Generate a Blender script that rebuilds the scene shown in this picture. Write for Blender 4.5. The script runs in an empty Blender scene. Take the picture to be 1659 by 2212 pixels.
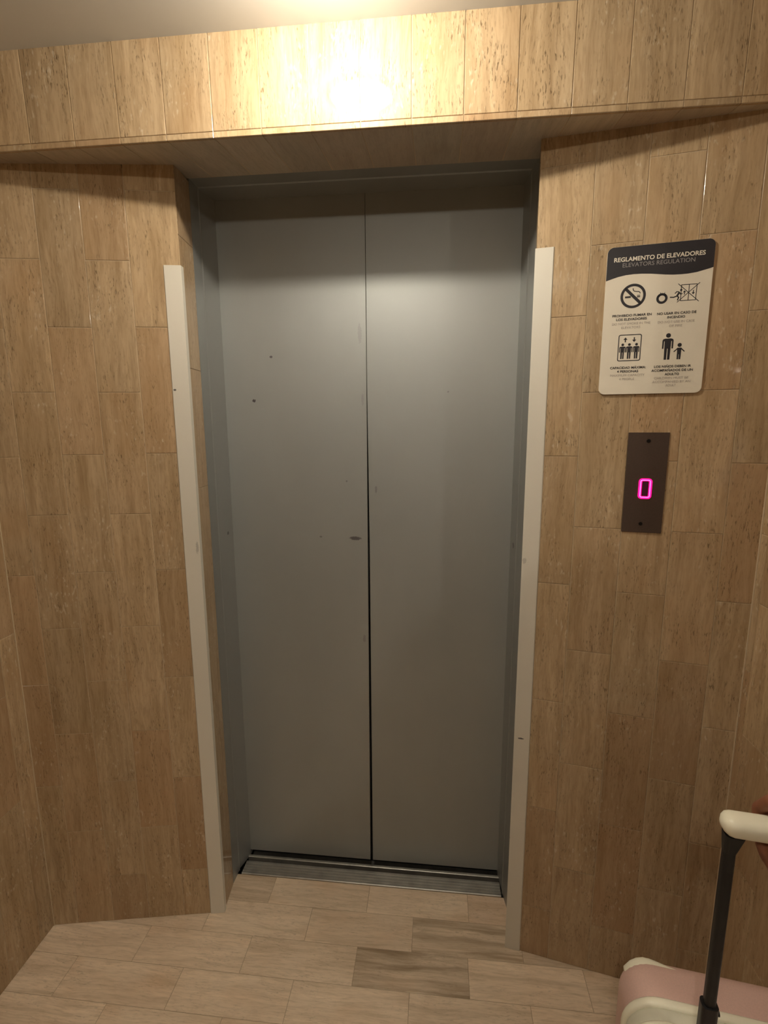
import bpy, bmesh, math, random
from mathutils import Vector, Matrix

random.seed(7)
SC = bpy.context.scene
COL = SC.collection
V = Vector

# ------------------------------------------------------------------ helpers
def tag(o, label=None, cat=None, group=None, kind=None):
    if label: o['label'] = label
    if cat: o['category'] = cat
    if group: o['group'] = group
    if kind: o['kind'] = kind
    return o

def obj(name, bm, mats, parent=None, smooth=False, bevel=0, recalc=True):
    if recalc:
        bmesh.ops.recalc_face_normals(bm, faces=bm.faces[:])
    me = bpy.data.meshes.new(name)
    bm.to_mesh(me); bm.free()
    if not isinstance(mats, (list, tuple)): mats = [mats]
    for m in mats: me.materials.append(m)
    if smooth:
        for p in me.polygons: p.use_smooth = True
    o = bpy.data.objects.new(name, me); COL.objects.link(o)
    if parent: o.parent = parent
    if bevel:
        b = o.modifiers.new('bevel', 'BEVEL'); b.width = bevel; b.segments = 3
        b.limit_method = 'ANGLE'; b.angle_limit = math.radians(40)
    return o

def empty(name, loc=(0, 0, 0), rz=0, rot=None):
    o = bpy.data.objects.new(name, None); COL.objects.link(o)
    o.empty_display_size = .05
    o.location = loc; o.rotation_euler = (0, 0, rz)
    return o

def box(bm, x0, x1, y0, y1, z0, z1, mi=0):
    vs = [bm.verts.new((x, y, z)) for z in (z0, z1) for y in (y0, y1) for x in (x0, x1)]
    for q in ((0,1,3,2),(4,6,7,5),(0,4,5,1),(2,3,7,6),(0,2,6,4),(1,5,7,3)):
        bm.faces.new([vs[i] for i in q]).material_index = mi

def prism(bm, pts, axis, a0, a1):
    """extrude a 2-D outline along an axis; 'z': pts=(x,y), 'x': pts=(y,z), 'y': pts=(x,z)"""
    def P(p, a):
        return {'z': (p[0], p[1], a), 'x': (a, p[0], p[1]), 'y': (p[0], a, p[1])}[axis]
    A = [bm.verts.new(P(p, a0)) for p in pts]; B = [bm.verts.new(P(p, a1)) for p in pts]
    bm.faces.new(A); bm.faces.new(B[::-1])
    n = len(pts)
    for i in range(n): bm.faces.new((A[i], B[i], B[(i+1) % n], A[(i+1) % n]))

def cyl(bm, p0, p1, r0, r1=None, n=20, caps=True):
    r1 = r0 if r1 is None else r1
    p0 = V(p0); p1 = V(p1); d = (p1-p0).normalized()
    a = d.orthogonal().normalized(); b = d.cross(a)
    A = []; B = []
    for i in range(n):
        t = 2*math.pi*i/n; w = a*math.cos(t)+b*math.sin(t)
        A.append(bm.verts.new(p0+w*r0)); B.append(bm.verts.new(p1+w*r1))
    for i in range(n): bm.faces.new((A[i], A[(i+1) % n], B[(i+1) % n], B[i]))
    if caps: bm.faces.new(A[::-1]); bm.faces.new(B)

def ball(bm, c, r, sc=(1, 1, 1), rot=None, n=18):
    M = Matrix.Translation(V(c)) @ (rot or Matrix()) @ Matrix.Diagonal((*[r*s for s in sc], 1))
    bmesh.ops.create_uvsphere(bm, u_segments=n, v_segments=max(8, n//2+2), radius=1, matrix=M)

def chain(bm, pts, rad):
    """tapered limb: spheres at joints, cones between"""
    for i, (p, r) in enumerate(zip(pts, rad)):
        ball(bm, p, r)
        if i: cyl(bm, pts[i-1], p, rad[i-1], r, 18)

def loft(bm, secs, n=28):
    prev = None
    for cx_, cy_, z, rx, ry in secs:
        rr_ = [bm.verts.new((cx_+rx*math.cos(2*math.pi*i/n), cy_+ry*math.sin(2*math.pi*i/n), z)) for i in range(n)]
        if prev:
            for i in range(n): bm.faces.new((prev[i], prev[(i+1) % n], rr_[(i+1) % n], rr_[i]))
        else: bm.faces.new(rr_[::-1])
        prev = rr_
    bm.faces.new(prev)

def fused(name, bm, mat, parent, voxel, smooth=4, ratio=1.0):
    """union overlapping shapes into one continuous skin"""
    o = obj(name, bm, mat, None)
    m = o.modifiers.new('r', 'REMESH'); m.mode = 'VOXEL'; m.voxel_size = voxel
    s = o.modifiers.new('s', 'SMOOTH'); s.factor = .5; s.iterations = smooth
    if ratio < 1:
        d = o.modifiers.new('d', 'DECIMATE'); d.ratio = ratio
    dg = bpy.context.evaluated_depsgraph_get(); dg.update()
    me = bpy.data.meshes.new_from_object(o.evaluated_get(dg))
    o.modifiers.clear(); old = o.data; o.data = me; bpy.data.meshes.remove(old)
    me.name = name
    for p in me.polygons: p.use_smooth = True
    if parent: o.parent = parent
    return o

# ------------------------------------------------------------------ materials
class NT:
    def __init__(s, name):
        s.m = bpy.data.materials.new(name); s.m.use_nodes = True
        s.t = s.m.node_tree; s.b = s.t.nodes['Principled BSDF']
    def n(s, typ, ins=None, **kw):
        nd = s.t.nodes.new(typ)
        for k, v in kw.items(): setattr(nd, k, v)
        for k, v in (ins or {}).items():
            if isinstance(v, bpy.types.NodeSocket): s.t.links.new(v, nd.inputs[k])
            else: nd.inputs[k].default_value = v
        return nd
    def l(s, a, b): s.t.links.new(a, b)
    def math(s, op, a, b=0.0, clamp=False):
        return s.n('ShaderNodeMath', {0: a, 1: b}, operation=op, use_clamp=clamp).outputs[0]
    def mix(s, f, a, b, mode='MIX'):
        nd = s.n('ShaderNodeMix', data_type='RGBA', blend_type=mode)
        for i, v in ((0, f), (6, a), (7, b)):
            if isinstance(v, bpy.types.NodeSocket): s.l(v, nd.inputs[i])
            else: nd.inputs[i].default_value = v if i == 0 else (*v, 1)
        return nd.outputs[2]
    def noise(s, vec, scale, detail=3, rough=.5, dist=0):
        return s.n('ShaderNodeTexNoise', {'Vector': vec, 'Scale': scale, 'Detail': detail,
                   'Roughness': rough, 'Distortion': dist}).outputs['Fac']
    def scl(s, vec, sc, off=(0, 0, 0)):
        return s.n('ShaderNodeMapping', {'Vector': vec, 'Scale': sc, 'Location': off}).outputs[0]
    def ramp(s, f, a, b, lo=0., hi=1.):
        return s.n('ShaderNodeMapRange', {0: f, 1: a, 2: b, 3: lo, 4: hi}).outputs[0]
    def bump(s, h, st, dist=.001):
        b = s.n('ShaderNodeBump', {'Height': h, 'Strength': st, 'Distance': dist})
        s.l(b.outputs[0], s.b.inputs['Normal'])
    def set(s, **k):
        for a, v in k.items():
            key = {'rough': 'Roughness', 'metal': 'Metallic', 'coat': 'Coat Weight', 'coatr': 'Coat Roughness',
                   'col': 'Base Color', 'ec': 'Emission Color', 'es': 'Emission Strength', 'sss': 'Subsurface Weight',
                   'spec': 'Specular IOR Level'}[a]
            if isinstance(v, bpy.types.NodeSocket): s.l(v, s.b.inputs[key])
            elif a in ('col', 'ec'): s.b.inputs[key].default_value = (*v, 1)
            else: s.b.inputs[key].default_value = v
        return s

def plain(name, col, rough=.5, metal=0, var=.06, scale=30, **k):
    a = NT(name); tc = a.n('ShaderNodeTexCoord').outputs['Object']
    f = a.noise(tc, scale, 4)
    c = a.mix(a.ramp(f, .3, .7), tuple(x*(1-var) for x in col), tuple(min(1, x*(1+var)) for x in col))
    a.set(col=c, rough=rough, metal=metal, **k)
    return a.m

def travertine(name, light, mid, dark, coat, rough, pit=1.0, big=1.0, bands=0.0, coatr=.04, fill=.38):
    a = NT(name)
    at = a.n('ShaderNodeAttribute', attribute_name='tc').outputs['Vector']
    tint = a.n('ShaderNodeAttribute', attribute_name='tint')
    tsep = a.n('ShaderNodeSeparateXYZ', {0: tint.outputs['Vector']})
    t1, t2, t3 = tsep.outputs
    warp = a.n('ShaderNodeTexNoise', {'Vector': a.scl(at, (14, 6, 1)), 'Scale': 1.0, 'Detail': 2}).outputs['Color']
    wv = a.n('ShaderNodeVectorMath', {0: warp, 1: (.5, .5, .5)}, operation='SUBTRACT').outputs[0]
    wv = a.n('ShaderNodeVectorMath', {0: wv, 'Scale': .022}, operation='SCALE').outputs[0]
    p = a.n('ShaderNodeVectorMath', {0: at, 1: wv}, operation='ADD').outputs[0]
    s1 = a.noise(a.scl(p, (70, 4.5, 1)), 1, 4, .6)            # streaks along the tile
    s2 = a.noise(a.scl(p, (22*big, 3.2, 1)), 1, 3, .5)        # broad bands
    s3 = a.noise(a.scl(p, (260, 28, 1)), 1, 3, .6)            # fine grain
    s4 = a.noise(a.scl(p, (9, 5, 1), (5, 3, 1)), 1, 2)        # clouds
    c = a.mix(a.ramp(s2, .22, .78), mid, light)
    c = a.mix(a.math('MULTIPLY', a.ramp(s1, .50, .72), .50), c, dark)
    c = a.mix(a.math('MULTIPLY', a.ramp(s1, .46, .30), .45), c, tuple(min(1, x*1.18) for x in light))
    c = a.mix(a.math('MULTIPLY', a.ramp(s3, .46, .72), .42), c, dark)
    c = a.mix(a.math('MULTIPLY', a.ramp(s4, .55, .75), .35), c, tuple(x*y for x, y in zip(mid, (1.0, .86, .74))))
    if bands:                                                 # tiles with bold brown veins
        bn = a.noise(a.scl(p, (45, 3, 1), (2, 8, 3)), 1, 3, .55, .6)
        bf = a.math('MULTIPLY', a.ramp(bn, .42, .66), a.math('MULTIPLY', t3, bands))
        c = a.mix(bf, c, tuple(x*.82 for x in dark))
    # tile to tile colour change
    vv = a.ramp(t1, 0, 1, .88, 1.08)
    c = a.mix(1.0, c, a.n('ShaderNodeCombineColor', {0: vv, 1: vv, 2: vv}).outputs[0], 'MULTIPLY')
    c = a.mix(a.ramp(t2, .55, 1, 0, .38), c, tuple(x*y for x, y in zip(mid, (.92, .72, .62))))
    # pits: short dark dashes along the grain, in patches, and pale filler
    pn = a.noise(a.scl(p, (420, 75, 1)), 1, 2, .5)
    pm = a.noise(a.scl(at, (26, 10, 1), (3, 1, 7)), 1, 2)
    pf = a.math('MULTIPLY', a.ramp(pn, .59, .68), a.ramp(pm, .40, .60))
    c = a.mix(a.math('MULTIPLY', pf, .65*pit), c, tuple(x*.45 for x in dark))
    fn = a.noise(a.scl(p, (160, 60, 1), (9, 2, 4)), 1, 2)
    fm = a.noise(a.scl(at, (11, 6, 1), (1, 8, 2)), 1, 1)
    ff = a.math('MULTIPLY', a.ramp(fn, .60, .72), a.ramp(fm, .50, .64))
    c = a.mix(a.math('MULTIPLY', ff, fill), c, (.74, .66, .52))
    # long dark cracks
    cr = a.noise(a.scl(p, (55, 3.2, 1), (4, 4, 4)), 1, 5, .7)
    cf = a.ramp(a.math('ABSOLUTE', a.math('SUBTRACT', cr, .5)), 0, .010, 1, 0)
    cf = a.math('MULTIPLY', cf, a.ramp(pm, .50, .62))
    c = a.mix(a.math('MULTIPLY', cf, .45*pit), c, tuple(x*.5 for x in dark))
    a.set(col=c, rough=rough, coat=coat, coatr=coatr, spec=.12)
    h = a.math('SUBTRACT', a.math('MULTIPLY', s3, .25), a.math('MULTIPLY', pf, 1.0))
    bn = a.n('ShaderNodeBump', {'Height': h, 'Strength': .35, 'Distance': .0006})
    a.l(bn.outputs[0], a.b.inputs['Normal'])
    return a.m

TL = (.52, .39, .245); TM = (.40, .28, .155); TD = (.235, .148, .072)
M_TRAV = travertine('travertine_wall', TL, TM, TD, .75, .42)
M_BEAM = travertine('travertine_beam', TL, TM, TD, 1.0, .42, pit=1.2, coatr=.015)
M_FLOOR = travertine('travertine_floor', (.76, .62, .46), (.66, .52, .375), (.40, .29, .18), .25, .40, pit=.5, bands=1.0, coatr=.2, fill=.05)
M_SOFFIT_HAZED = travertine('soffit_stone_hazed', (.52, .46, .38), (.47, .41, .33), (.34, .29, .22), .3, .5, pit=.3, fill=.1)  # travertine made paler and greyer: haze under the lintel put into the colour
M_GROUT = plain('pale_joint', (.54, .43, .29), .8)
M_GROUTF = plain('floor_joint', (.33, .25, .16), .8)
M_CEIL = plain('ceiling_paint', (.70, .71, .70), .55, var=.02, scale=4)
M_DARK = plain('dark_shaft', (.012, .012, .012), .9)

def marked_metal(name, col, marks, rough=.5, metal=.5, mcol=(.06, .05, .055)):
    """painted metal with scuffs: marks = (x, z, half width, half height)"""
    a = NT(name); tc = a.n('ShaderNodeTexCoord').outputs['Object']
    sp = a.n('ShaderNodeSeparateXYZ', {0: tc})
    X, Y, Z = sp.outputs
    big = a.noise(a.scl(tc, (3, 3, 1.2)), 1, 3)
    fine = a.noise(tc, 900, 2)
    c = a.mix(a.ramp(big, .3, .7), tuple(x*.93 for x in col), tuple(x*1.05 for x in col))
    c = a.mix(a.math('MULTIPLY', a.ramp(fine, .3, .7), .10), c, tuple(x*.7 for x in col))
    edge = a.noise(tc, 260, 3, .6)
    for (mx, mz, hx, hz, st) in marks:
        dx = a.math('DIVIDE', a.math('SUBTRACT', X, mx), hx); dz = a.math('DIVIDE', a.math('SUBTRACT', Z, mz), hz)
        d = a.math('ADD', a.math('MULTIPLY', dx, dx), a.math('MULTIPLY', dz, dz))
        d = a.math('ADD', d, a.math('MULTIPLY', a.math('SUBTRACT', edge, .5), 2.4))
        c = a.mix(a.math('MULTIPLY', a.ramp(d, .95, .6), st), c, mcol)
    a.set(col=c, rough=rough, metal=metal)
    return a.m

M_DOOR = marked_metal('door_paint', (.36, .375, .365), [
    (-.463, 1.608, .005, .004, .8), (-.518, 1.489, .006, .0045, .95), (-.232, 1.094, .018, .006, .75),
    (-.334, 1.097, .004, .003, .5), (-.255, 1.261, .003, .003, .5), (-.17, 1.238, .0035, .012, .35),
    (.03, 1.508, .003, .003, .4), (-.212, 1.666, .006, .03, .18), (-.2085, .785, .0045, .014, .3), (-.206, 1.49, .004, .02, .2)])
M_FRAME = marked_metal('frame_paint', (.36, .37, .36), [
    (-.6075, 1.108, .0012, .006, .6), (.2155, 1.089, .0012, .009, .6)], rough=.42, metal=.6)
M_GUARD = marked_metal('guard_plastic', (.70, .665, .58), [
    (-.638, 1.506, .004, .0025, .9), (-.611, 1.109, .004, .016, .35), (.222, .636, .008, .0025, .9),
    (.212, 1.10, .005, .008, .3), (.205, .345, .003, .003, .3)], rough=.35, metal=0)
M_SILL = plain('worn_aluminium', (.40, .385, .35), .36, .8, var=.15, scale=25)
M_STEELD = plain('dark_steel', (.05, .048, .045), .4, .8)
M_BRONZE = plain('bronze_plate', (.085, .058, .045), .38, .35, var=.08, scale=300)
M_SCREW = plain('screw_black', (.012, .01, .009), .4, .6)
M_RING = NT('button_light'); M_RING.set(col=(.5, 0, .12), ec=(1.0, .004, .16), es=1.1); M_RING = M_RING.m
M_RINGH = NT('button_core'); M_RINGH.set(col=(.8, .2, .5), ec=(1.0, .10, .40), es=1.5); M_RINGH = M_RINGH.m
M_BTN = plain('button_window', (.06, .01, .03), .3)
M_SIGN = plain('sign_white', (.74, .68, .57), .45, var=.02)
M_INK = plain('sign_black', (.020, .018, .022), .4)
M_GREY = plain('sign_grey', (.42, .37, .33), .5)
M_GREYD = plain('sign_header_grey', (.30, .28, .27), .5)
M_PINK = plain('pink_shell', (.64, .43, .37), .45, var=.05, scale=400)
M_CREAM = plain('cream_plastic', (.86, .82, .66), .38, var=.03)
M_TUBE = plain('dark_tube', (.022, .022, .024), .4, .5)
M_RUB = plain('wheel_rubber', (.03, .03, .03), .6)
M_SKIN = NT('skin'); M_SKIN.set(col=(.27, .105, .055), rough=.5, sss=.08)
M_SKIN.b.inputs['Subsurface Scale'].default_value = .01; M_SKIN = M_SKIN.m
M_NAIL = plain('nail', (.42, .20, .15), .3)
M_LIP = plain('lip', (.30, .10, .08), .4)
M_SHIRT = plain('shirt_cotton', (.42, .47, .56), .9, scale=200)
M_JEAN = plain('jeans', (.035, .05, .10), .9, var=.2, scale=300)
M_SHOE = plain('shoe_canvas', (.55, .54, .52), .8)
M_HAIR = plain('hair_dark', (.018, .011, .008), .5, var=.4, scale=80)
M_EYE = plain('eye_white', (.75, .73, .70), .2); M_IRIS = plain('iris', (.03, .015, .01), .2)
M_LAMPRIM = plain('lamp_rim', (.8, .8, .78), .4)
LAMP_STRENGTH = 16.0
M_LAMP = NT('lamp_glow'); M_LAMP.set(col=(.9, .9, .9), ec=(1.0, .90, .74), es=LAMP_STRENGTH); M_LAMP = M_LAMP.m

# ------------------------------------------------------------------ tiled surfaces
class Tiles:
    """a surface of stone tiles on a jointed backing. o: origin, eu/ev: in-plane axes, n: outward normal"""
    def __init__(s, o, eu, ev, n):
        s.o, s.eu, s.ev, s.n_ = V(o), V(eu).normalized(), V(ev).normalized(), V(n).normalized()
        s.bm = bmesh.new()
        s.tc = s.bm.loops.layers.float_vector.new('tc')
        s.tt = s.bm.loops.layers.float_vector.new('tint')
    def P(s, u, v, d): return s.o+s.eu*u+s.ev*v+s.n_*d
    def tile(s, u0, u1, v0, v1, swap=False, g=.0007, tint=None, th=.008):
        r = (random.random()*40, random.random()*40, random.random()*40)
        if tint is None:
            tint = (min(1, max(0, random.gauss(.5, .24))), random.random(), max(0, random.random()*1.6-1.0))
        u0 += g; u1 -= g; v0 += g; v1 -= g
        if u1-u0 < .002 or v1-v0 < .002: return
        c = .0007
        rings = []
        for ins, d in ((0, -th), (0, -.0005), (c, 0)):
            rings.append([s.bm.verts.new(s.P(u, v, d)) for u, v in
                          ((u0+ins, v0+ins), (u1-ins, v0+ins), (u1-ins, v1-ins), (u0+ins, v1-ins))])
        fs = [s.bm.faces.new(rings[2])]
        for k in range(2):
            for i in range(4):
                j = (i+1) % 4
                fs.append(s.bm.faces.new((rings[k][i], rings[k][j], rings[k+1][j], rings[k+1][i])))
        for f in fs:
            for l in f.loops:
                q = l.vert.co-s.o; u = q.dot(s.eu); v = q.dot(s.ev)
                a, b = (v, u) if swap else (u, v)
                l[s.tc] = (a+r[0], b+r[1], r[2]); l[s.tt] = tint
    def back(s, u0, u1, v0, v1, th=.06, d=-.0011):
        vs = [s.bm.verts.new(s.P(u, v, dd)) for dd in (-th, d) for v in (v0, v1) for u in (u0, u1)]
        for q in ((0,1,3,2),(4,6,7,5),(0,4,5,1),(2,3,7,6),(0,2,6,4),(1,5,7,3)):
            s.bm.faces.new([vs[i] for i in q]).material_index = 1
    def columns(s, cuts, offs, z0, z1, step=.3, special=None):
        """vertical strips between cuts; offs gives where each strip's cross joints fall"""
        for i in range(len(cuts)-1):
            o = offs[i % len(offs)]
            z = o-step*math.ceil((o-z0)/step)
            while z < z1:
                a, b = max(z, z0), min(z+step, z1)
                if b-a > .004:
                    t = (special or {}).get((i, round(z, 2)))
                    s.tile(cuts[i], cuts[i+1], a, b, tint=t)
                z += step
    def done(s, name, mat, grout=M_GROUT):
        return obj(name, s.bm, [mat, grout])

ZC = 2.170            # ceiling
LA = V((-1.0794, 1.1214, 0)); LB = V((-.6468, 1.2012, 0)); eL = (LB-LA).normalized()
RA = V((.2436, 1.1823, 0)); RB = V((.6762, 1.0994, 0)); eR = (RB-RA).normalized()
LC = V((-.607, 1.2085, 0)); RC = V((.209, 1.189, 0))      # corners of the lift recess
LF = V((-.617, 1.302, 0)); RF = V((.226, 1.302, 0))       # where stone meets the metal frame
UP = V((0, 0, 1))

# angled wall left of the lift
T = Tiles(LA, eL, UP, (eL.y, -eL.x, 0))
wl = (LC-LA).length
T.columns([0, .067, .166, .266, .366, wl], [.145, 0, .15, 0, .152], 0, 2.012,
          special={(4, .15): (.12, .95, .1), (4, -.15): (.7, .1, 0), (1, 1.2): (.5, .2, 0), (4, 1.65): (.95, .1, 0),
                   (4, 1.95): (.9, .1, 0), (2, .15): (.45, .3, 0), (3, 1.2): (.6, .65, 0), (4, .75): (.3, .7, 0)})
T.back(0, wl-.001, 0, 1.998)
tag(T.done('wall_front_left', M_TRAV), kind='structure')
# angled wall right of the lift
T = Tiles(RC, eR, UP, (eR.y, -eR.x, 0))
r0 = (RA-RC).length; wr = (RB-RC).length
T.columns([0, r0+.074, r0+.174, r0+.274, r0+.373, wr], [.148, -.013, .14, -.013, .138], 0, 2.008,
          special={(0, .45): (.85, .05, 0), (0, .75): (.85, .1, 0), (0, 1.65): (.9, .0, 0), (0, .15): (.3, .8, 0),
                   (1, .89): (.45, .7, 0), (0, 1.95): (.9, .0, 0), (0, 1.35): (.85, .0, 0)})
T.back(.001, wr, 0, 2.008)
tag(T.done('wall_front_right', M_TRAV), kind='structure')
# stone returns into the recess
d = (LF-LC).normalized()
T = Tiles(LC, d, UP, (-d.y*-1, -d.x, 0)); T.columns([0, (LF-LC).length], [.06], 0, 2.014); T.back(.001, (LF-LC).length, 0, 2.014, .03)
tag(T.done('wall_recess_left', M_TRAV), kind='structure')
d = (RF-RC).normalized()
T = Tiles(RC, d, UP, (-d.y, d.x, 0)); T.columns([0, (RF-RC).length], [.16], 0, 2.014); T.back(.001, (RF-RC).length, 0, 2.014, .03)
tag(T.done('wall_recess_right', M_TRAV), kind='structure')
# side walls
YL = .05
T = Tiles((-1.0794, YL, 0), (0, 1, 0), UP, (1, 0, 0))
L_ = 1.1214-YL
cuts = [L_-.049-.1*k for k in range(11, -1, -1)]; cuts = [0]+[c for c in cuts if c > .01]+[L_]
T.columns(cuts, [.145, -.007] if len(cuts) % 2 else [-.007, .145], 0, ZC, special={(len(cuts)-3, -.01): (.2, .9, 0)}); T.back(.0105, L_, 0, ZC)
box(T.bm, -1.084, -1.0776, 1.1195, 1.125, 0, 1.998, 1)
tag(T.done('wall_left', M_TRAV), kind='structure')
T = Tiles((.6762, .80, 0), (0, 1, 0), UP, (-1, 0, 0))
T.columns([0, .079, .179, .278, .2994], [.147, -.008], 0, ZC); T.back(.0105, .2994, 0, ZC)
box(T.bm, .6745, .681, 1.0970, 1.103, 0, 1.998, 1)
tag(T.done('wall_right', M_TRAV), kind='structure')
def far_wall(name, o, eu, n, L):
    T = Tiles(o, eu, UP, n)
    k = int(L/.1); T.columns([.1*i for i in range(k+1)]+([L] if L-.1*k > .005 else []), [.15, 0], 0, ZC); T.back(.0105, L-.0105, 0, ZC)
    tag(T.done(name, M_TRAV), kind='structure')
XF, XN, YF = 2.8, -2.9, -3.2
far_wall('wall_lobby_right', (.6762, .80, 0), (1, 0, 0), (0, -1, 0), XF-.6762)
far_wall('wall_lobby_left', (XN, YL, 0), (1, 0, 0), (0, -1, 0), -1.0794-XN)
far_wall('wall_far_right', (XF, .80, 0), (0, -1, 0), (-1, 0, 0), .80-YF)
far_wall('wall_far_left', (XN, YF, 0), (0, 1, 0), (1, 0, 0), YL-YF)
far_wall('wall_back', (XN, YF, 0), (1, 0, 0), (0, 1, 0), XF-XN)

# lintel beam: stone face, thin edge of the soffit slabs, tilted soffit
YB = 1.0815; ZB = 1.990
xj = [-.852+.0995*k for k in range(-2, 16)]
xj = [-1.0794]+[x for x in xj if -1.07 < x < .67]+[.6762]
tilt = V((0, -.0063, ZC-ZB)).normalized()
T = Tiles((0, YB, ZB), (1, 0, 0), tilt, V((1, 0, 0)).cross(tilt))
for a, b in zip(xj, xj[1:]):
    dist = abs((a+b)/2+.1)
    T.tile(a, b, .0112, (ZC-ZB)+.004, tint=(random.uniform(.4, .9), random.uniform(0, .5), 0))
    T.tile(a, b, 0, .0112, g=.0003)
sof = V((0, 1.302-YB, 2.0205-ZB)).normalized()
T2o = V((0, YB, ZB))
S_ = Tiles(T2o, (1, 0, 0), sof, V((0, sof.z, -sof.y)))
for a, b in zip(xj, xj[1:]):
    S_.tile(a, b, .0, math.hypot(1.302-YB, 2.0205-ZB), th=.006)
tag(S_.done('trim_1', M_SOFFIT_HAZED), kind='structure')
prismv = [(YB+.0015, ZB+.0015), (YB-.0063+.0015, ZC), (1.302, ZC), (1.302, 2.0205)]
n0 = len(T.bm.faces)
prism(T.bm, prismv, 'x', -1.0794, .6762)
T.bm.faces.ensure_lookup_table()
for f in T.bm.faces[n0:]: f.material_index = 1
tag(T.done('wall_lintel', M_BEAM), kind='structure')

# floor
T = Tiles((0, 0, 0), (1, 0, 0), (0, 1, 0), UP)
spec = {}
y1 = 1.337; k = 0
rows = [(1.248, 1.337)]+[(1.248-.0995*(k+1), 1.248-.0995*k) for k in range(45)]
offs = [.112, .251, .102, .25]
SPF = {(0, -.49): (.75, .1, .1), (0, -.19): (.85, 0, .0), (0, .11): (.5, .85, .2), (1, -.05): (.35, .3, .75), (1, -.35): (.75, .1, .1), (1, .25): (.4, .3, .6),
       (1, -.65): (.75, .3, .0), (2, -.2): (.1, .35, 1.0), (2, .1): (.95, .0, .0), (2, -.5): (.8, .2, .1),
       (2, -.8): (.85, .1, .05), (2, -1.1): (.8, .2, 0), (1, -1.25): (.6, .1, .1), (1, -.95): (.6, .05, .15), (0, -.79): (.3, .6, .5),
       (3, -.35): (.85, .2, .05), (3, -.05): (.7, .35, .1), (3, .25): (.85, .3, 0), (3, -.65): (.9, .1, .05), (3, -.95): (.85, .1, .1),
       (3, -1.25): (.85, .2, .0)}
for i, (a, b) in enumerate(rows):
    x = offs[i % 4]-.3*11 if i < 4 else (.1 if i % 2 == 0 else .25)-.3*11
    while x < 2.81:
        t = SPF.get((i, round(x, 2)))
        if t is None:
            for (ri, rx), tv in SPF.items():
                if ri == i and abs(rx-x) < .03: t = tv
        if t is None: t = (random.uniform(.5, 1), random.uniform(0, .7), max(0, random.random()*1.5-1.1))
        c0, c1 = max(x, -2.9), min(x+.3, 2.81)
        if c1-c0 > .01: T.tile(c0, c1, a, b, swap=True, tint=t, g=.0005)
        x += .3
T.back(-2.96, 2.86, -3.26, 1.335, .10, -.0009)
tag(T.done('floor', M_FLOOR, M_GROUTF), kind='structure')
bm = bmesh.new(); box(bm, -2.96, 2.86, -3.26, 1.45, ZC, ZC+.08)
tag(obj('ceiling', bm, M_CEIL), kind='structure')

# ------------------------------------------------------------------ lift entrance
D = empty('door_1', (0, 0, 0)); tag(D, 'grey painted two-leaf lift door in a recessed grey metal frame', 'door', kind='structure')
for sx in (-1, 1):
    bm = bmesh.new()
    if sx < 0:
        pts = [(-.617, 1.3025), (-.6165, 1.346), (-.6145, 1.350), (-.6185, 1.353), (-.6015, 1.4125), (-.6015, 1.46), (-.70, 1.46), (-.70, 1.3025)]
    else:
        pts = [(.2265, 1.3025), (.2195, 1.346), (.2170, 1.350), (.2200, 1.353), (.2115, 1.4125), (.2115, 1.46), (.31, 1.46), (.31, 1.3025)]
    prism(bm, pts, 'z', 0, 2.10)
    obj('door_jamb', bm, M_FRAME, D)
bm = bmesh.new()
prism(bm, [(1.3025, 2.0215), (1.346, 2.020), (1.350, 2.018), (1.353, 2.0195), (1.4125, 2.0145), (1.46, 2.0145), (1.46, 2.10), (1.3025, 2.10)], 'x', -.617, .2265)
obj('door_head', bm, M_FRAME, D)
for sx in (-1, 1):
    bm = bmesh.new()
    if sx < 0: o4 = [(-.64, .017), (-.1968, .017), (-.1955, 1.10), (-.1944, 1.55), (-.1944, 2.05), (-.64, 2.05)]
    else: o4 = [(.25, .017), (-.1888, .017), (-.1900, 1.10), (-.1934, 1.55), (-.1936, 2.05), (.25, 2.05)]
    prism(bm, o4, 'y', 1.4145, 1.446)
    obj('door_panel', bm, M_DOOR, D, bevel=.0008)
bm = bmesh.new(); box(bm, -.66, .27, 1.455, 1.475, -.05, 2.10)
obj('shaft_backing', bm, M_DARK, D)
# sill
bm = bmesh.new()
prof = [(1.3365, -.03), (1.3365, .003), (1.3385, .0045), (1.342, .0045)]
y = 1.342
while y < 1.375:
    prof += [(y, .0045), (y+.001, .0032), (y+.0045, .0032), (y+.0055, .0045), (y+.0095, .0045)]; y += .0098
prof += [(1.3835, .0045), (1.384, -.022), (1.396, -.022), (1.3965, .0065), (1.398, .008), (1.4045, .008), (1.4065, .006), (1.407, -.022), (1.45, -.022), (1.45, -.03)]
pp = []
for q in prof:
    if not pp or (abs(q[0]-pp[-1][0])+abs(q[1]-pp[-1][1])) > 1e-5: pp.append(q)
prism(bm, pp, 'x', -.604, .2145)
obj('door_sill', bm, M_SILL, D)
bm = bmesh.new(); box(bm, -.66, .27, 1.30, 1.46, -.06, -.031)
obj('sill_bed', bm, M_DARK, D)

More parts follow.
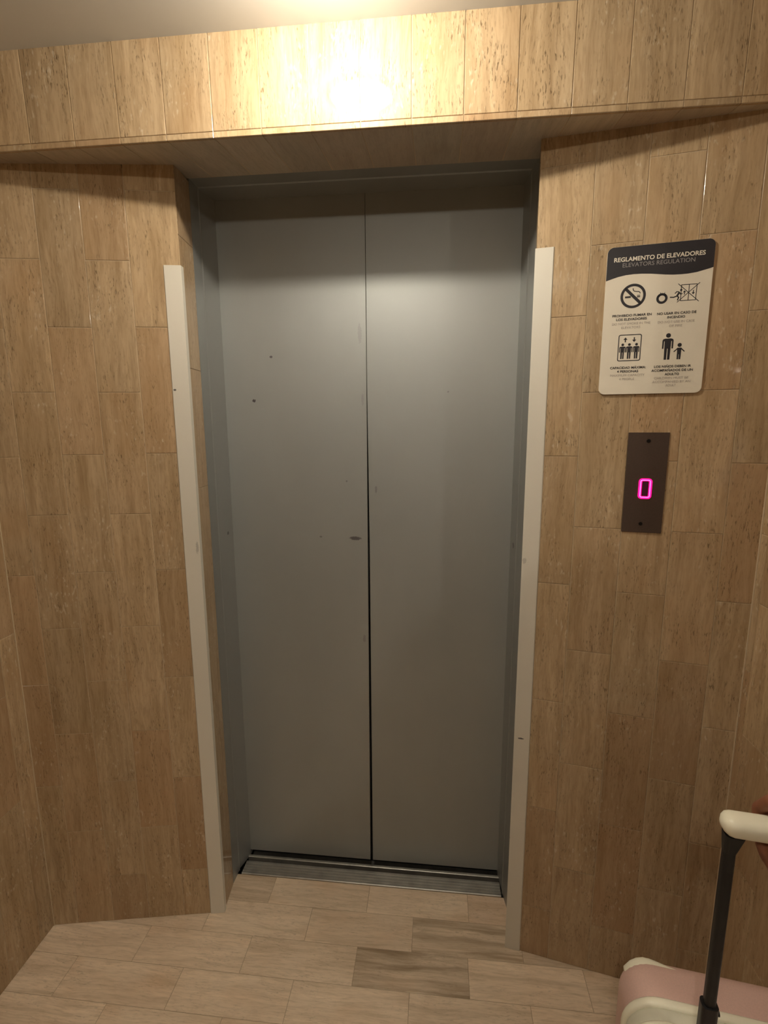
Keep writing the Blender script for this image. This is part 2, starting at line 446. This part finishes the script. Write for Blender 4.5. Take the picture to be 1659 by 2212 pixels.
# corner guards
def guard(c, a, b, wa, wb, label):
    """c: wall corner, a: direction along the wall, b: direction into the recess"""
    bm = bmesh.new()
    na = V((-a.y, a.x, 0)); na = na if na.y < 0 else -na                 # out of the wall, to the room
    nb = V((-b.y, b.x, 0)); nb = nb if nb.x*(1 if c.x < 0 else -1) > 0 else -nb
    t = .0022; e = .0004
    def meet(s1, s2):   # point at distance s1 in front of the wall and s2 in front of the return
        A = Matrix(((na.x, na.y), (nb.x, nb.y))); A.invert()
        q = A @ V((s1, s2)); return V((c.x+q.x, c.y+q.y, 0))
    pts = [meet(e+t, e+t), meet(e+t, e+t)+b*wb, meet(e, e)+b*wb, meet(e, e), meet(e, e)+a*wa, meet(e+t, e+t)+a*wa]
    prism(bm, [(p.x, p.y) for p in pts], 'z', .0, 1.792)
    o = obj('corner_guard', bm, M_GUARD, bevel=.0006)
    tag(o, label, 'corner guard', 'corner guards beside the lift')
guard(LC, -eL, (LF-LC).normalized(), .0395, .016, 'off-white angle strip on the stone corner left of the lift, with a bent top')
guard(RC, eR, (RF-RC).normalized(), .0375, .010, 'off-white angle strip on the stone corner right of the lift, on the sign side')

# recessed ceiling downlight
def lamp_parts(Lp):
    bm = bmesh.new()
    N = 48; prof = [(.064, -.0005), (.064, -.004), (.068, -.006), (.078, -.005), (.081, -.0005)]
    rg = [[bm.verts.new((r*math.cos(2*math.pi*i/N), r*math.sin(2*math.pi*i/N), z)) for i in range(N)] for r, z in prof]
    for a, b in zip(rg, rg[1:]+rg[:1]):
        for i in range(N): bm.faces.new((a[i], a[(i+1) % N], b[(i+1) % N], b[i]))
    obj('rim', bm, M_LAMPRIM, Lp, smooth=True)
    bm = bmesh.new(); rg = [[bm.verts.new((.064*math.cos(t)*math.cos(2*math.pi*i/N), .064*math.cos(t)*math.sin(2*math.pi*i/N), -.0008-.0145*math.sin(t))) for i in range(N)] for t in [math.pi/2*k/8 for k in range(8)]]
    for a, b in zip(rg, rg[1:]):
        for i in range(N): bm.faces.new((a[i], a[(i+1) % N], b[(i+1) % N], b[i]))
    bm.faces.new(rg[-1]); bm.faces.new(rg[0])
    obj('diffuser', bm, M_LAMP, Lp)

LAMPC = (1.0, .90, .74)
def downlight(LX, LY, label, power, radius, spread, dx=0, dy=0, bulb=0):
    Lp = empty('ceiling_downlight', (LX, LY, ZC)); tag(Lp, label, 'light')
    lamp_parts(Lp)
    ld = bpy.data.lights.new('downlight_beam', 'AREA'); ld.shape = 'DISK'; ld.size = radius*2
    ld.energy = power; ld.color = LAMPC; ld.spread = math.radians(spread)
    lo = bpy.data.objects.new('downlight_beam', ld); COL.objects.link(lo); lo.parent = Lp; lo.location = (dx, dy, -.0165)
    if bulb:
        ld = bpy.data.lights.new('downlight_bulb', 'POINT'); ld.energy = bulb; ld.shadow_soft_size = .016; ld.color = LAMPC
        lo = bpy.data.objects.new('downlight_bulb', ld); COL.objects.link(lo); lo.parent = Lp; lo.location = (dx, dy, -.034)
downlight(-.187, .83, 'round flush downlight in the ceiling in front of the lift, mirrored in the stone lintel', .3, .030, 165, 0, 0, bulb=5.0)
downlight(-.187, -.60, 'unseen fill downlight added to the ceiling behind the viewer', .3, .03, 165, 0, 0, bulb=4.0)  # unseen lamp, added as fill for the shade under the lintel
downlight(1.45, -.35, 'unseen fill downlight added to the ceiling of the side lobby', 2.0, .03, 165, 0, 0, bulb=3.0)  # also added out of view, to raise the fill from the side

# ------------------------------------------------------------------ things on the right wall
def wall_frame(name, s, z):
    """Empty whose local x runs along the right wall, y up, z out of it"""
    o = bpy.data.objects.new(name, None); COL.objects.link(o); o.empty_display_size = .05
    n = V((eR.y, -eR.x, 0)); p = RA+eR*s+UP*z+n*.0001
    o.matrix_world = Matrix(((eR.x, 0, n.x, p.x), (eR.y, 0, n.y, p.y), (0, 1, 0, p.z), (0, 0, 0, 1)))
    return o

P = wall_frame('lift_call_panel', .1737, 1.1825)
tag(P, 'dark bronze lift call plate with a glowing pink button ring, below the sign', 'call panel')
bm = bmesh.new(); box(bm, 0, .0797, 0, .2185, 0, .0025); obj('plate', bm, M_BRONZE, P, bevel=.0006)
for (x, y_) in ((.040, .2005), (.0375, .0195)):
    bm = bmesh.new(); cyl(bm, (x, y_, .002), (x, y_, .0036), .0042, .0036, 20)
    obj('screw', bm, M_SCREW, P, smooth=False)
def rrect(w, h, r, cx=0, cy=0, n=7):
    out = []
    for (sx, sy, a0) in ((1, 1, 0), (-1, 1, 90), (-1, -1, 180), (1, -1, 270)):
        for i in range(n+1):
            t = math.radians(a0+90*i/n); out.append((cx+sx*(w/2-r)+r*math.cos(t), cy+sy*(h/2-r)+r*math.sin(t)))
    return out
def ringmesh(bm, A, B, z0, z1):
    n = len(A)
    R_ = [[bm.verts.new((*p, z)) for p in Q] for Q, z in ((A, z0), (A, z1), (B, z1), (B, z0))]
    for a, b in zip(R_, R_[1:]+R_[:1]):
        for i in range(n): bm.faces.new((a[i], a[(i+1) % n], b[(i+1) % n], b[i]))
cx, cy = .0405, .0975
bm = bmesh.new(); prism(bm, rrect(.0145, .034, .002, cx, cy), 'z', .002, .0034)
bt = obj('button', bm, M_BTN, P)
bm = bmesh.new(); ringmesh(bm, rrect(.0265, .0445, .007, cx, cy), rrect(.0135, .033, .002, cx, cy), .0024, .0040)
obj('light_ring', bm, M_RING, bt)
bm = bmesh.new(); ringmesh(bm, rrect(.0205, .039, .0045, cx, cy), rrect(.0175, .036, .003, cx, cy), .0038, .0044)
obj('light_core', bm, M_RINGH, bt)

# sign
SG = wall_frame('elevator_rules_sign', .107, 1.482)
tag(SG, 'white rounded rules sign with black header and four pictograms, above the call plate', 'sign')
W_, H_ = 196, 296
bm = bmesh.new(); prism(bm, rrect(.196, .296, .012, .098, .148, 10), 'z', 0.0002, .0042)
obj('sign_plate', bm, M_SIGN, SG, bevel=.0005)
ZP = .00435
def flat(name, polys, mat, parent=SG, z=ZP):
    """printed marks: list of polygons in millimetres on the sign"""
    bm = bmesh.new()
    for pl in polys:
        vs = [bm.verts.new((x/1000, y_/1000, z)) for x, y_ in pl]
        bm.faces.new(vs)
    for f in bm.faces:
        f.normal_update()
        if f.normal.z < 0: f.normal_flip()
    bmesh.ops.triangulate(bm, faces=bm.faces[:])
    return obj(name, bm, mat, parent, recalc=False)
def circ(x, y_, r, n=28, a0=0, a1=360): return [(x+r*math.cos(math.radians(a0+(a1-a0)*i/n)), y_+r*math.sin(math.radians(a0+(a1-a0)*i/n))) for i in range(n)]
def stroke(p, q, w):
    dx, dy = q[0]-p[0], q[1]-p[1]; L = math.hypot(dx, dy); nx, ny = -dy/L*w/2, dx/L*w/2
    return [(p[0]+nx, p[1]+ny), (q[0]+nx, q[1]+ny), (q[0]-nx, q[1]-ny), (p[0]-nx, p[1]-ny)]
def poly_stroke(pts, w):
    out = [stroke(a, b, w) for a, b in zip(pts, pts[1:])]
    return out+[circ(x, y_, w/2, 10) for x, y_ in pts[1:-1]]
def ring(x, y_, r1, r0, n=40):
    A = circ(x, y_, r1, n); B = circ(x, y_, r0, n)
    return [[A[i], A[(i+1) % n], B[(i+1) % n], B[i]] for i in range(n)]
# header: top corners rounded, wavy lower edge
wave = [(.2, 231.0), (12, 234.6), (23.6, 237.8), (38, 240.2), (52.9, 241.0), (68, 240.6), (84, 239.2), (97, 237.4), (111, 235.4), (125, 234.0), (139.5, 233.5), (153, 233.8), (167.3, 235.3), (180, 238.2), (190, 240.6), (195.8, 242.4)]
rr = [(x*1000, y_*1000) for x, y_ in rrect(.1954, .2954, .0117, .098, .148, 10)]
top = [p for p in rr if p[1] > 250]
bm = bmesh.new()
hp = wave+top
bm.faces.new([bm.verts.new((x/1000, y_/1000, .0043)) for x, y_ in hp])
bmesh.ops.triangulate(bm, faces=bm.faces[:])
for f in bm.faces:
    f.normal_update()
    if f.normal.z < 0: f.normal_flip()
HD = obj('header_band', bm, M_INK, SG, recalc=False)
def text(name, s, x0, x1, yc, mat, cap=5.0, bold=0.0, parent=SG):
    cu = bpy.data.curves.new(name, 'FONT'); cu.body = s; cu.size = 1; cu.align_x = 'LEFT'; cu.offset = bold; cu.resolution_u = 3
    o = bpy.data.objects.new(name, cu); COL.objects.link(o)
    dg = bpy.context.evaluated_depsgraph_get(); dg.update()
    me = bpy.data.meshes.new_from_object(o.evaluated_get(dg))
    bpy.data.objects.remove(o); bpy.data.curves.remove(cu)
    xs = [v.co.x for v in me.vertices]; xa, xb = min(xs), max(xs)
    sx = (x1-x0)/(xb-xa)/1000; sy = cap/.70/1000
    for v in me.vertices:
        v.co = ((x0/1000+(v.co.x-xa)*sx), yc/1000-cap/2000+v.co.y*sy, .0046)
    me.materials.clear(); me.materials.append(mat); me.name = name
    m = bpy.data.objects.new(name, me); COL.objects.link(m); m.parent = parent
    return m
text('title_text', 'REGLAMENTO DE ELEVADORES', 13.5, 179.7, 271.0, M_SIGN, 8.2, .022)
text('subtitle_text', 'ELEVATORS REGULATION', 30.3, 162.4, 259.6, M_GREYD, 8.0, .0)
for grp in ([('PROHIBIDO FUMAR EN', 17.4, 91.8, 160.6, 1), ('LOS ELEVADORES', 25.3, 83.5, 152.9, 1), ('DO NOT SMOKE IN THE', 17.7, 90.6, 144.2, 0), ('ELEVATORS', 36.3, 72.3, 136.5, 0)],
            [('NO USAR EN CASO DE', 102.0, 173.3, 159.9, 1), ('INCENDIO', 121.4, 153.7, 152.2, 1), ('DO NOT USE IN CASE', 104.7, 171.5, 143.2, 0), ('OF FIRE', 125.9, 149.7, 135.2, 0)],
            [('CAPACIDAD MÁXIMA:', 19.8, 88.7, 55.0, 1), ('4 PERSONAS', 33.8, 75.1, 47.3, 1), ('MAXIMUM CAPACITY', 21.2, 87.7, 39.5, 0), ('4 PEOPLE', 38.8, 68.3, 31.5, 0)],
            [('LOS NIÑOS DEBEN IR', 104.6, 172.9, 54.8, 1), ('ACOMPAÑADOS DE UN', 100.1, 176.8, 47.0, 1), ('ADULTO', 125.6, 152.2, 39.2, 1), ('CHILDREN MUST BE', 106.3, 169.8, 31.5, 0), ('ACCOMPANIED BY AN', 103.4, 174.0, 24.1, 0), ('ADULT', 128.9, 148.1, 16.8, 0)]):
    for s_, a, b, y_, bold in grp:
        text('caption_text', s_, a, b, y_, M_INK if bold else M_GREY, 4.6, .02 if bold else .0)
# no smoking
pc = ring(54.2, 198.4, 24, 19.0)
pc += [stroke((38.5, 214), (70, 182.6), 5.6)]
flat('no_smoking_ring', pc, M_INK)
pc = [stroke((39, 196.6), (50, 196.9), 3.6), stroke((61.5, 197.2), (67.5, 197.4), 1.6), stroke((61.5, 199.4), (67.5, 199.6), .8), stroke((61.5, 195.2), (67.5, 195.4), .8)]
pc += poly_stroke([(53.2, 213.5), (53.6, 210), (56, 207.6), (60, 206.9), (64, 206.6), (66.3, 205.2), (67.6, 202.6)], 1.5)
flat('cigarette', pc, M_INK, z=ZP+.0001)
# fire
fl = ring(108.5, 189.6, 10.4, 5.8)+[[(99.3, 192), (101.5, 197.2), (104.5, 198.6), (104.7, 202.4), (106.8, 198.4), (104, 193)],
      [(106.5, 196), (108.6, 200.2), (111.2, 196)], [(112, 198.4), (112.9, 202.8), (113.6, 198.4), (117.6, 193.4), (113, 193)]]
flat('fire_pictogram', fl, M_INK)
# running figure and crossed-out lift
rn = [circ(142.4, 203.4, 2.1, 14)]+poly_stroke([(139.8, 199.6), (135.6, 192.4)], 3.4)+poly_stroke([(135.6, 192.4), (129.6, 190.2), (123, 190.8)], 2.2)
rn += poly_stroke([(135.8, 192.6), (138.8, 189.6), (137, 183.8)], 2.2)+poly_stroke([(139.6, 200), (134.8, 200.8), (131.6, 197.4)], 1.7)+poly_stroke([(139.8, 199), (141.6, 195.6), (145.4, 196.4)], 1.7)
flat('running_figure', rn, M_INK)
bx = [(142.3, 213.3), (170, 213.0), (169.6, 182.8), (142.6, 183.0), (142.3, 213.3)]
lp_ = poly_stroke(bx, 1.3)+[stroke((156.2, 213), (156.2, 183), 1.3), stroke((136.2, 215.7), (175.6, 179.8), 1.3), stroke((174.8, 215.4), (136.5, 180.2), 1.3)]
for ax, up in ((148.6, 1), (164.4, -1)):
    lp_ += [stroke((ax, 198-3.8*up), (ax, 198+1.5*up), 1.5), [(ax-2.9, 198+.6*up), (ax+2.9, 198+.6*up), (ax, 198+4.4*up)]]
flat('crossed_lift_pictogram', lp_, M_INK)
# capacity box
A_ = rrect(44.6, 54, 4, 54.6, 95.3, 6); B_ = rrect(41.2, 50.6, 2.6, 54.6, 95.3, 6)
cb = [[A_[i], A_[(i+1) % len(A_)], B_[(i+1) % len(A_)], B_[i]] for i in range(len(A_))]
for ax, up in ((45.9, 1), (62.8, -1)):
    cb += [stroke((ax, 111.5-4.8*up), (ax, 111.5+1.*up), 2.2), [(ax-4, 111.5+.2*up), (ax+4, 111.5+.2*up), (ax, 111.5+5*up)]]
def man(x, y0, h, w):
    """standing pictogram: y0 feet, h height, w shoulder width"""
    r = h*.086; out = [circ(x, y0+h-r, r, 18)]
    ys = y0+h*.80; yh = y0+h*.42; a = w*.5
    out.append([(x-a*.60, ys), (x+a*.60, ys), (x+a*.56, yh), (x-a*.56, yh)])
    for s in (-1, 1):
        out.append([(x+s*a*.5, ys), (x+s*a*.86, ys-h*.02), (x+s*a, ys-h*.07), (x+s*a, yh), (x+s*a*.72, yh), (x+s*a*.70, ys-h*.1), (x+s*a*.5, ys-h*.1)])
        out.append([(x+s*a*.06, yh+1), (x+s*a*.56, yh+1), (x+s*a*.52, y0), (x+s*a*.08, y0)])
    return out
for mx in (41.4, 54.3, 67.8): cb += man(mx, 73, 31.5, 12.4)
flat('capacity_pictogram', cb, M_INK)
ac = man(126.6, 68.2, 52.6, 20.5)
flat('adult_figure', ac, M_INK)
ck = [circ(148.6, 96.6, 3.9, 18), [(144.6, 91.2), (152.6, 91.2), (152.2, 78), (145, 78)]]
for s in (-1, 1):
    ck += [stroke((148.6+s*3, 90), (148.6+s*9.8, 83.4), 2.0), [(148.6+s*.3, 79), (148.6+s*3.7, 79), (148.6+s*3.4, 68.2), (148.6+s*.4, 68.2)]]
flat('child_figure', ck, M_INK)

# ------------------------------------------------------------------ suitcase
CR = math.radians(-7.5)
CS = empty('suitcase', (.325, .772, 0), CR)
tag(CS, 'pale pink hard-shell suitcase with cream rim and extended handle, standing by the right wall', 'suitcase')
# local: x 0..CW to the right, y 0..-CD towards the viewer
CW, CD, CZ0, CZ1 = .352, .226, .045, .523
def shell(bm, y0, y1, dome, r):
    """half shell between y0 (rim side) and y1 (outer side), corners rounded in plan and profile"""
    prev = None; n = 10
    for k in range(n+1):
        t = k/n; a = t*math.pi/2
        y_ = y0+(y1-y0)*(1-dome+dome*math.sin(a)) if k else y0
        ins = (1-math.cos(a))*r*.55
        ring_ = [bm.verts.new((x+CW/2, y_, z+(CZ0+CZ1)/2)) for x, z in rrect(CW-2*ins, CZ1-CZ0-2*ins, max(.012, r-ins*.6), n=8)]
        if prev:
            m = len(ring_)
            for i in range(m): bm.faces.new((prev[i], prev[(i+1) % m], ring_[(i+1) % m], ring_[i]))
        prev = ring_
    bm.faces.new(prev)
bm = bmesh.new(); shell(bm, -.078, 0, .45, .05)
obj('front_shell', bm, M_PINK, CS, smooth=True)
bm = bmesh.new(); shell(bm, -.118, -CD, .45, .05)
obj('back_shell', bm, M_PINK, CS, smooth=True)
def band(bm, y0, y1, out, n=8):
    m0 = rrect(CW+2*out, CZ1-CZ0+2*out, .05+out, n=n)
    A = [[bm.verts.new((x+CW/2, y_, z+(CZ0+CZ1)/2)) for x, z in rrect(CW+2*o_, CZ1-CZ0+2*o_, .05+o_, n=n)]
         for y_, o_ in ((y0, -.01), (y0, out*.6), (y0-.25*(y0-y1), out), (y1+.25*(y0-y1), out), (y1, out*.6), (y1, -.01))]
    for a, b in zip(A, A[1:]):
        k_ = len(a)
        for i in range(k_): bm.faces.new((a[i], a[(i+1) % k_], b[(i+1) % k_], b[i]))
for nm, a, b, o_ in (('rim', -.0745, -.089, .0065), ('rim', -.108, -.122, .0065)):
    bm = bmesh.new(); band(bm, a, b, o_); obj(nm, bm, M_CREAM, CS, smooth=True)
bm = bmesh.new(); band(bm, -.088, -.109, .003); 
zp_ = obj('zip_band', bm, plain('cream_zip', (.60, .58, .46), .7), CS, smooth=True)
# cream corner protectors on the top edge of the front shell
for sx in (0, 1):
    bm = bmesh.new()
    prev = None
    for k in range(9):
        t = k/8; x = .010+.078*t; zz = CZ1+.0015-(.05-math.sqrt(max(0, .05**2-max(0, .05-x)**2)))
        zz -= .0115
        w = .013*math.sin(math.pi*min(1, t*.9+.1)**.8)+.002
        X = x if sx == 0 else CW-x
        yc = -.014
        rr_ = [bm.verts.new((X, yc+w*math.cos(q)-.004, zz+.0055*math.sin(q)+.001)) for q in [2*math.pi*i/12 for i in range(12)]]
        if prev:
            for i in range(12): bm.faces.new((prev[i], prev[(i+1) % 12], rr_[(i+1) % 12], rr_[i]))
        else: bm.faces.new(rr_)
        prev = rr_
    bm.faces.new(prev)
    obj('corner_protector', bm, M_CREAM, CS, smooth=True)
# carry handles
def strap(name, pts, w, t, mat):
    bm = bmesh.new(); prev = None
    for i, p in enumerate(pts):
        p = V(p); a = V(pts[max(0, i-1)]); b = V(pts[min(len(pts)-1, i+1)]); tg = (b-a).normalized()
        sd = V((0, 1, 0)); up = tg.cross(sd)
        rr_ = [bm.verts.new(p+sd*w*math.cos(q)+up*t*math.sin(q)) for q in [2*math.pi*k/12 for k in range(12)]]
        if prev:
            for k in range(12): bm.faces.new((prev[k], prev[(k+1) % 12], rr_[(k+1) % 12], rr_[k]))
        else: bm.faces.new(rr_)
        prev = rr_
    bm.faces.new(prev); return obj(name, bm, mat, CS, smooth=True)
strap('side_handle', [(-.004, -.099, .22), (-.014, -.099, .235), (-.020, -.099, .27), (-.021, -.099, .36), (-.018, -.099, .40), (-.012, -.099, .425), (-.003, -.099, .43)], .011, .004, M_CREAM)
strap('top_handle', [(.12, -.172, CZ1-.002), (.128, -.172, CZ1+.010), (.145, -.172, CZ1+.016), (.207, -.172, CZ1+.016), (.224, -.172, CZ1+.010), (.232, -.172, CZ1-.002)], .012, .004, M_CREAM)
# telescopic handle
tx0, tx1, ty = .086, .266, -.140
TH = empty('telescopic_handle', (0, 0, 0)); TH.parent = CS
for tx in (tx0, tx1):
    bm = bmesh.new(); prism(bm, rrect(.0150, .0135, .005, tx, ty), 'z', CZ1-.02, .882)
    # flare under the grip
    for k in range(4):
        pass
    ob = obj('inner_tube', bm, M_TUBE, TH, smooth=False)
    bm = bmesh.new(); prism(bm, rrect(.0215, .0185, .006, tx, ty), 'z', CZ1-.06, .615)
    obj('outer_tube', bm, M_TUBE, TH)
    bm = bmesh.new()
    s_ = 1 if tx == tx0 else -1
    A = rrect(.0155, .0145, .005, tx, ty); B = rrect(.024, .022, .006, tx+s_*.003, ty)
    va = [bm.verts.new((*p, .862)) for p in A]; vb = [bm.verts.new((*p, .889)) for p in B]
    bm.faces.new(va); bm.faces.new(vb)
    for i in range(len(A)): bm.faces.new((va[i], va[(i+1) % len(A)], vb[(i+1) % len(A)], vb[i]))
    obj('tube_collar', bm, M_TUBE, TH)
    bm = bmesh.new(); cyl(bm, (tx+.0102, ty, .602), (tx+.0135, ty, .602), .004, n=14); obj('release_button', bm, M_TUBE, TH)
    bm = bmesh.new(); box(bm, tx-.016, tx+.016, ty-.014, ty+.014, CZ1-.004, CZ1+.004); obj('tube_socket', bm, M_TUBE, TH, bevel=.002)
bm = bmesh.new(); prev = None
gx0, gx1 = tx0-.014, tx1+.014
for k in range(25):
    t = k/24; x = gx0+(gx1-gx0)*(.5-.5*math.cos(math.pi*t))
    e_ = min(x-gx0, gx1-x); f = math.sqrt(max(.0, 1-max(0, 1-e_/.014)**2)); f = max(f, .05)
    rr_ = [bm.verts.new((x, ty+.0175*f*math.copysign(abs(math.cos(q))**.8, math.cos(q)), .902+.0135*f*math.copysign(abs(math.sin(q))**.8, math.sin(q)))) for q in [2*math.pi*i/20 for i in range(20)]]
    if prev:
        for i in range(20): bm.faces.new((prev[i], prev[(i+1) % 20], rr_[(i+1) % 20], rr_[i]))
    else: bm.faces.new(rr_)
    prev = rr_
bm.faces.new(prev)
obj('grip', bm, M_CREAM, TH, smooth=True)
for x in (.04, CW-.04):
    for y_ in (-.035, -CD+.035):
        w = bmesh.new(); cyl(w, (x-.009, y_, .022), (x+.009, y_, .022), .0215, n=28); wo = obj('wheel', w, M_RUB, CS, bevel=.003)
        w = bmesh.new(); box(w, x-.013, x+.013, y_-.012, y_+.012, .036, .052); obj('caster_fork', w, M_CREAM, wo, bevel=.003)

# ------------------------------------------------------------------ person holding the handle
PX, PY = .94, .33
PE = empty('person', (PX, PY, 0))
tag(PE, 'person at the right edge, one hand holding the suitcase grip', 'person')
ca, sa = math.cos(CR), math.sin(CR)
def grip_pt(lx, f, dz):
    """point near the grip: lx along the suitcase width, f towards the lift, dz up from the grip centre; in person coordinates"""
    x = lx; y_ = ty+f
    return V((.325+ca*x-sa*y_-PX, .772+sa*x+ca*y_-PY, .902+dz))
bm = bmesh.new()
# legs, torso, neck
for s in (-1, 1):
    chain(bm, [(s*.085, 0, .90), (s*.092, .01, .70), (s*.095, .012, .50), (s*.096, 0, .34), (s*.096, -.012, .09)], [.088, .080, .056, .054, .034])
    chain(bm, [(s*.096, -.03, .04), (s*.10, .06, .03), (s*.104, .14, .022)], [.034, .034, .022])
TORSO = [(0, 0, .83, .162, .112), (0, -.004, .93, .166, .122), (0, 0, 1.05, .138, .102), (0, .006, 1.15, .147, .112),
         (0, .008, 1.24, .158, .116), (0, 0, 1.32, .160, .092), (0, -.008, 1.37, .115, .072), (0, -.008, 1.405, .062, .058)]
loft(bm, [(a, b, c, d-.018, e-.018) for a, b, c, d, e in TORSO])
chain(bm, [(-.15, -.01, 1.34), (0, -.012, 1.355), (.15, -.01, 1.34)], [.050, .062, .050])
chain(bm, [(0, -.012, 1.36), (0, .005, 1.46)], [.055, .050])
# head
ball(bm, (0, .015, 1.555), .085, (.88, 1.02, 1.12)); ball(bm, (0, .038, 1.505), .062, (.9, .95, 1.0)); ball(bm, (0, .07, 1.475), .026)
chain(bm, [(0, .098, 1.565), (0, .116, 1.535), (0, .112, 1.528)], [.009, .012, .013])
for s in (-1, 1):
    ball(bm, (s*.012, .104, 1.528), .009); ball(bm, (s*.078, .0, 1.545), .028, (.3, .7, 1.1)); ball(bm, (s*.035, .085, 1.585), .014, (1.6, .7, .5)); ball(bm, (s*.04, .075, 1.52), .02)
ball(bm, (0, .095, 1.503), .012, (2.0, .8, .6)); ball(bm, (0, .094, 1.495), .011, (1.7, .8, .6))
# right arm hangs relaxed
chain(bm, [(.165, -.01, 1.335), (.20, -.02, 1.20), (.215, -.02, 1.07), (.215, .02, .95), (.205, .05, .83)], [.050, .043, .036, .034, .024])
chain(bm, [(.205, .05, .83), (.20, .065, .78), (.198, .075, .745)], [.023, .026, .022])
for i, (dy, L2) in enumerate(((.03, .9), (.010, 1.0), (-.010, .93), (-.028, .75))):
    b0 = V((.198, .072+dy, .745)); chain(bm, [b0, b0+V((-.004, .008, -.040*L2)), b0+V((-.014, .012, -.066*L2)), b0+V((-.024, .012, -.084*L2))], [.0095, .0085, .0078, .0065])
chain(bm, [(.203, .075, .80), (.185, .112, .775), (.178, .125, .745)], [.014, .011, .008])
# left arm reaches to the grip
WR = grip_pt(.185, -.038, .078)
chain(bm, [(-.165, -.01, 1.335), (-.225, .01, 1.215), (-.280, .045, 1.10)], [.050, .043, .036])
EL_ = V((-.280, .045, 1.10)); chain(bm, [EL_, EL_.lerp(WR, .35), WR], [.036, .037, .0235])
fx = [.1305, .150, .1705, .191]; fr = [.0080, .0090, .0094, .0092]; fl_ = [.84, .96, 1.03, .98]
TIPS = []
for x, r, k in zip(fx, fr, fl_):
    kn = grip_pt(x, .010*k, .0335); p1 = grip_pt(x-.001, .0325, .006*k); p2 = grip_pt(x-.001, .026, -.0285); p3 = grip_pt(x-.001, .002, -.0415); p4 = grip_pt(x-.002, -.020*k, -.0405)
    chain(bm, [WR.lerp(kn, .05), WR.lerp(kn, .55)+V((0, 0, .002)), kn], [.017, .0145, r*1.22])
    chain(bm, [kn, p1, p2, p3, p4], [r*1.2, r*1.06, r, r*.93, r*.78])
    TIPS.append((p3, p4, r))
th = [WR+V((.010, .0, -.014)), grip_pt(.222, -.022, .030), grip_pt(.212, -.034, .004), grip_pt(.196, -.034, -.014)]
chain(bm, th, [.018, .015, .0115, .009])
fused('body', bm, M_SKIN, PE, .0034, 5, .35)
for i, (p3, p4, r) in enumerate(TIPS):
    bm = bmesh.new(); dirn = (p4-p3).normalized()
    c = p4+V((0, -.1, -1)).normalized()*r*.62
    ball(bm, c, r*.72, (.85, 1.0, .38), n=14)
    obj('fingernail', bm, M_NAIL, PE, smooth=True)
for s in (-1, 1):
    bm = bmesh.new(); ball(bm, (s*.034, .083, 1.562), .0125, (1.15, .7, .75)); e = obj('eye', bm, M_EYE, PE, smooth=True)
    bm = bmesh.new(); ball(bm, (s*.034, .0895, 1.562), .0055, (1, .5, 1)); obj('iris', bm, M_IRIS, e, smooth=True)
bm = bmesh.new(); ball(bm, (0, .101, 1.499), .011, (1.9, .55, .55)); obj('lips', bm, M_LIP, PE, smooth=True)
# hair: cap with shoulder-length back
bm = bmesh.new()
ball(bm, (0, .000, 1.575), .097, (.93, 1.02, 1.02)); ball(bm, (0, -.035, 1.50), .085, (1, .7, 1.3)); ball(bm, (0, -.055, 1.40), .075, (1.1, .5, 1.2))
for s in (-1, 1): chain(bm, [(s*.070, .03, 1.60), (s*.082, .0, 1.52), (s*.080, -.02, 1.44)], [.026, .024, .018])
hair = fused('hair', bm, M_HAIR, PE, .006, 4, .5)
bmh = bmesh.new(); bmh.from_mesh(hair.data)   # open the cap over the face
dele = [v for v in bmh.verts if v.co.y > .045 and v.co.z < 1.60 and abs(v.co.x) < .066]
bmesh.ops.delete(bmh, geom=dele, context='VERTS'); bmh.to_mesh(hair.data); bmh.free()
# shirt with short sleeves
bm = bmesh.new()
loft(bm, TORSO)
chain(bm, [(-.15, -.01, 1.34), (0, -.012, 1.355), (.15, -.01, 1.34)], [.060, .070, .060])
chain(bm, [(.165, -.01, 1.335), (.20, -.02, 1.20)], [.061, .056])
chain(bm, [(-.165, -.01, 1.335), (-.225, .01, 1.215)], [.061, .056])
fused('shirt', bm, M_SHIRT, PE, .007, 3, .6)
bm = bmesh.new()
for s in (-1, 1):
    chain(bm, [(s*.085, 0, .90), (s*.092, .01, .70), (s*.095, .012, .50), (s*.096, 0, .34), (s*.096, -.012, .11)], [.100, .092, .070, .066, .054])
loft(bm, [(0, 0, .76, .148, .098), (0, -.004, .84, .158, .114), (0, -.002, .95, .148, .108)])
fused('trousers', bm, M_JEAN, PE, .007, 3, .6)
for s in (-1, 1):
    bm = bmesh.new(); chain(bm, [(s*.096, -.03, .045), (s*.10, .06, .045), (s*.104, .15, .038)], [.046, .047, .037])
    box(bm, s*.10-.04, s*.10+.04, -.065, .17, .002, .02)
    fused('shoe', bm, M_SHOE, PE, .005, 3, .6)

# ------------------------------------------------------------------ light, camera
w = bpy.data.worlds.new('world'); SC.world = w; w.use_nodes = True
w.node_tree.nodes['Background'].inputs[0].default_value = (.5, .5, .5, 1)
w.node_tree.nodes['Background'].inputs[1].default_value = 0.0

cam = bpy.data.cameras.new('camera'); co = bpy.data.objects.new('camera', cam); COL.objects.link(co)
r = V((.99467742, .10295193, -.00421011)); dn = V((.01330375, -.16883826, -.98555398)); f = V((-.10217551, .98025229, -.16930925))
co.matrix_world = Matrix(((r.x, -dn.x, -f.x, 0), (r.y, -dn.y, -f.y, 0), (r.z, -dn.z, -f.z, 1.4175), (0, 0, 0, 1)))
cam.sensor_fit = 'HORIZONTAL'; cam.sensor_width = 36; cam.lens = 23.5177; cam.clip_start = .02
SC.camera = co
SC.view_settings.view_transform = 'Standard'; SC.view_settings.look = 'None'
SC.view_settings.gamma = 1; SC.view_settings.use_curve_mapping = False
SC.view_settings.exposure = 1.25
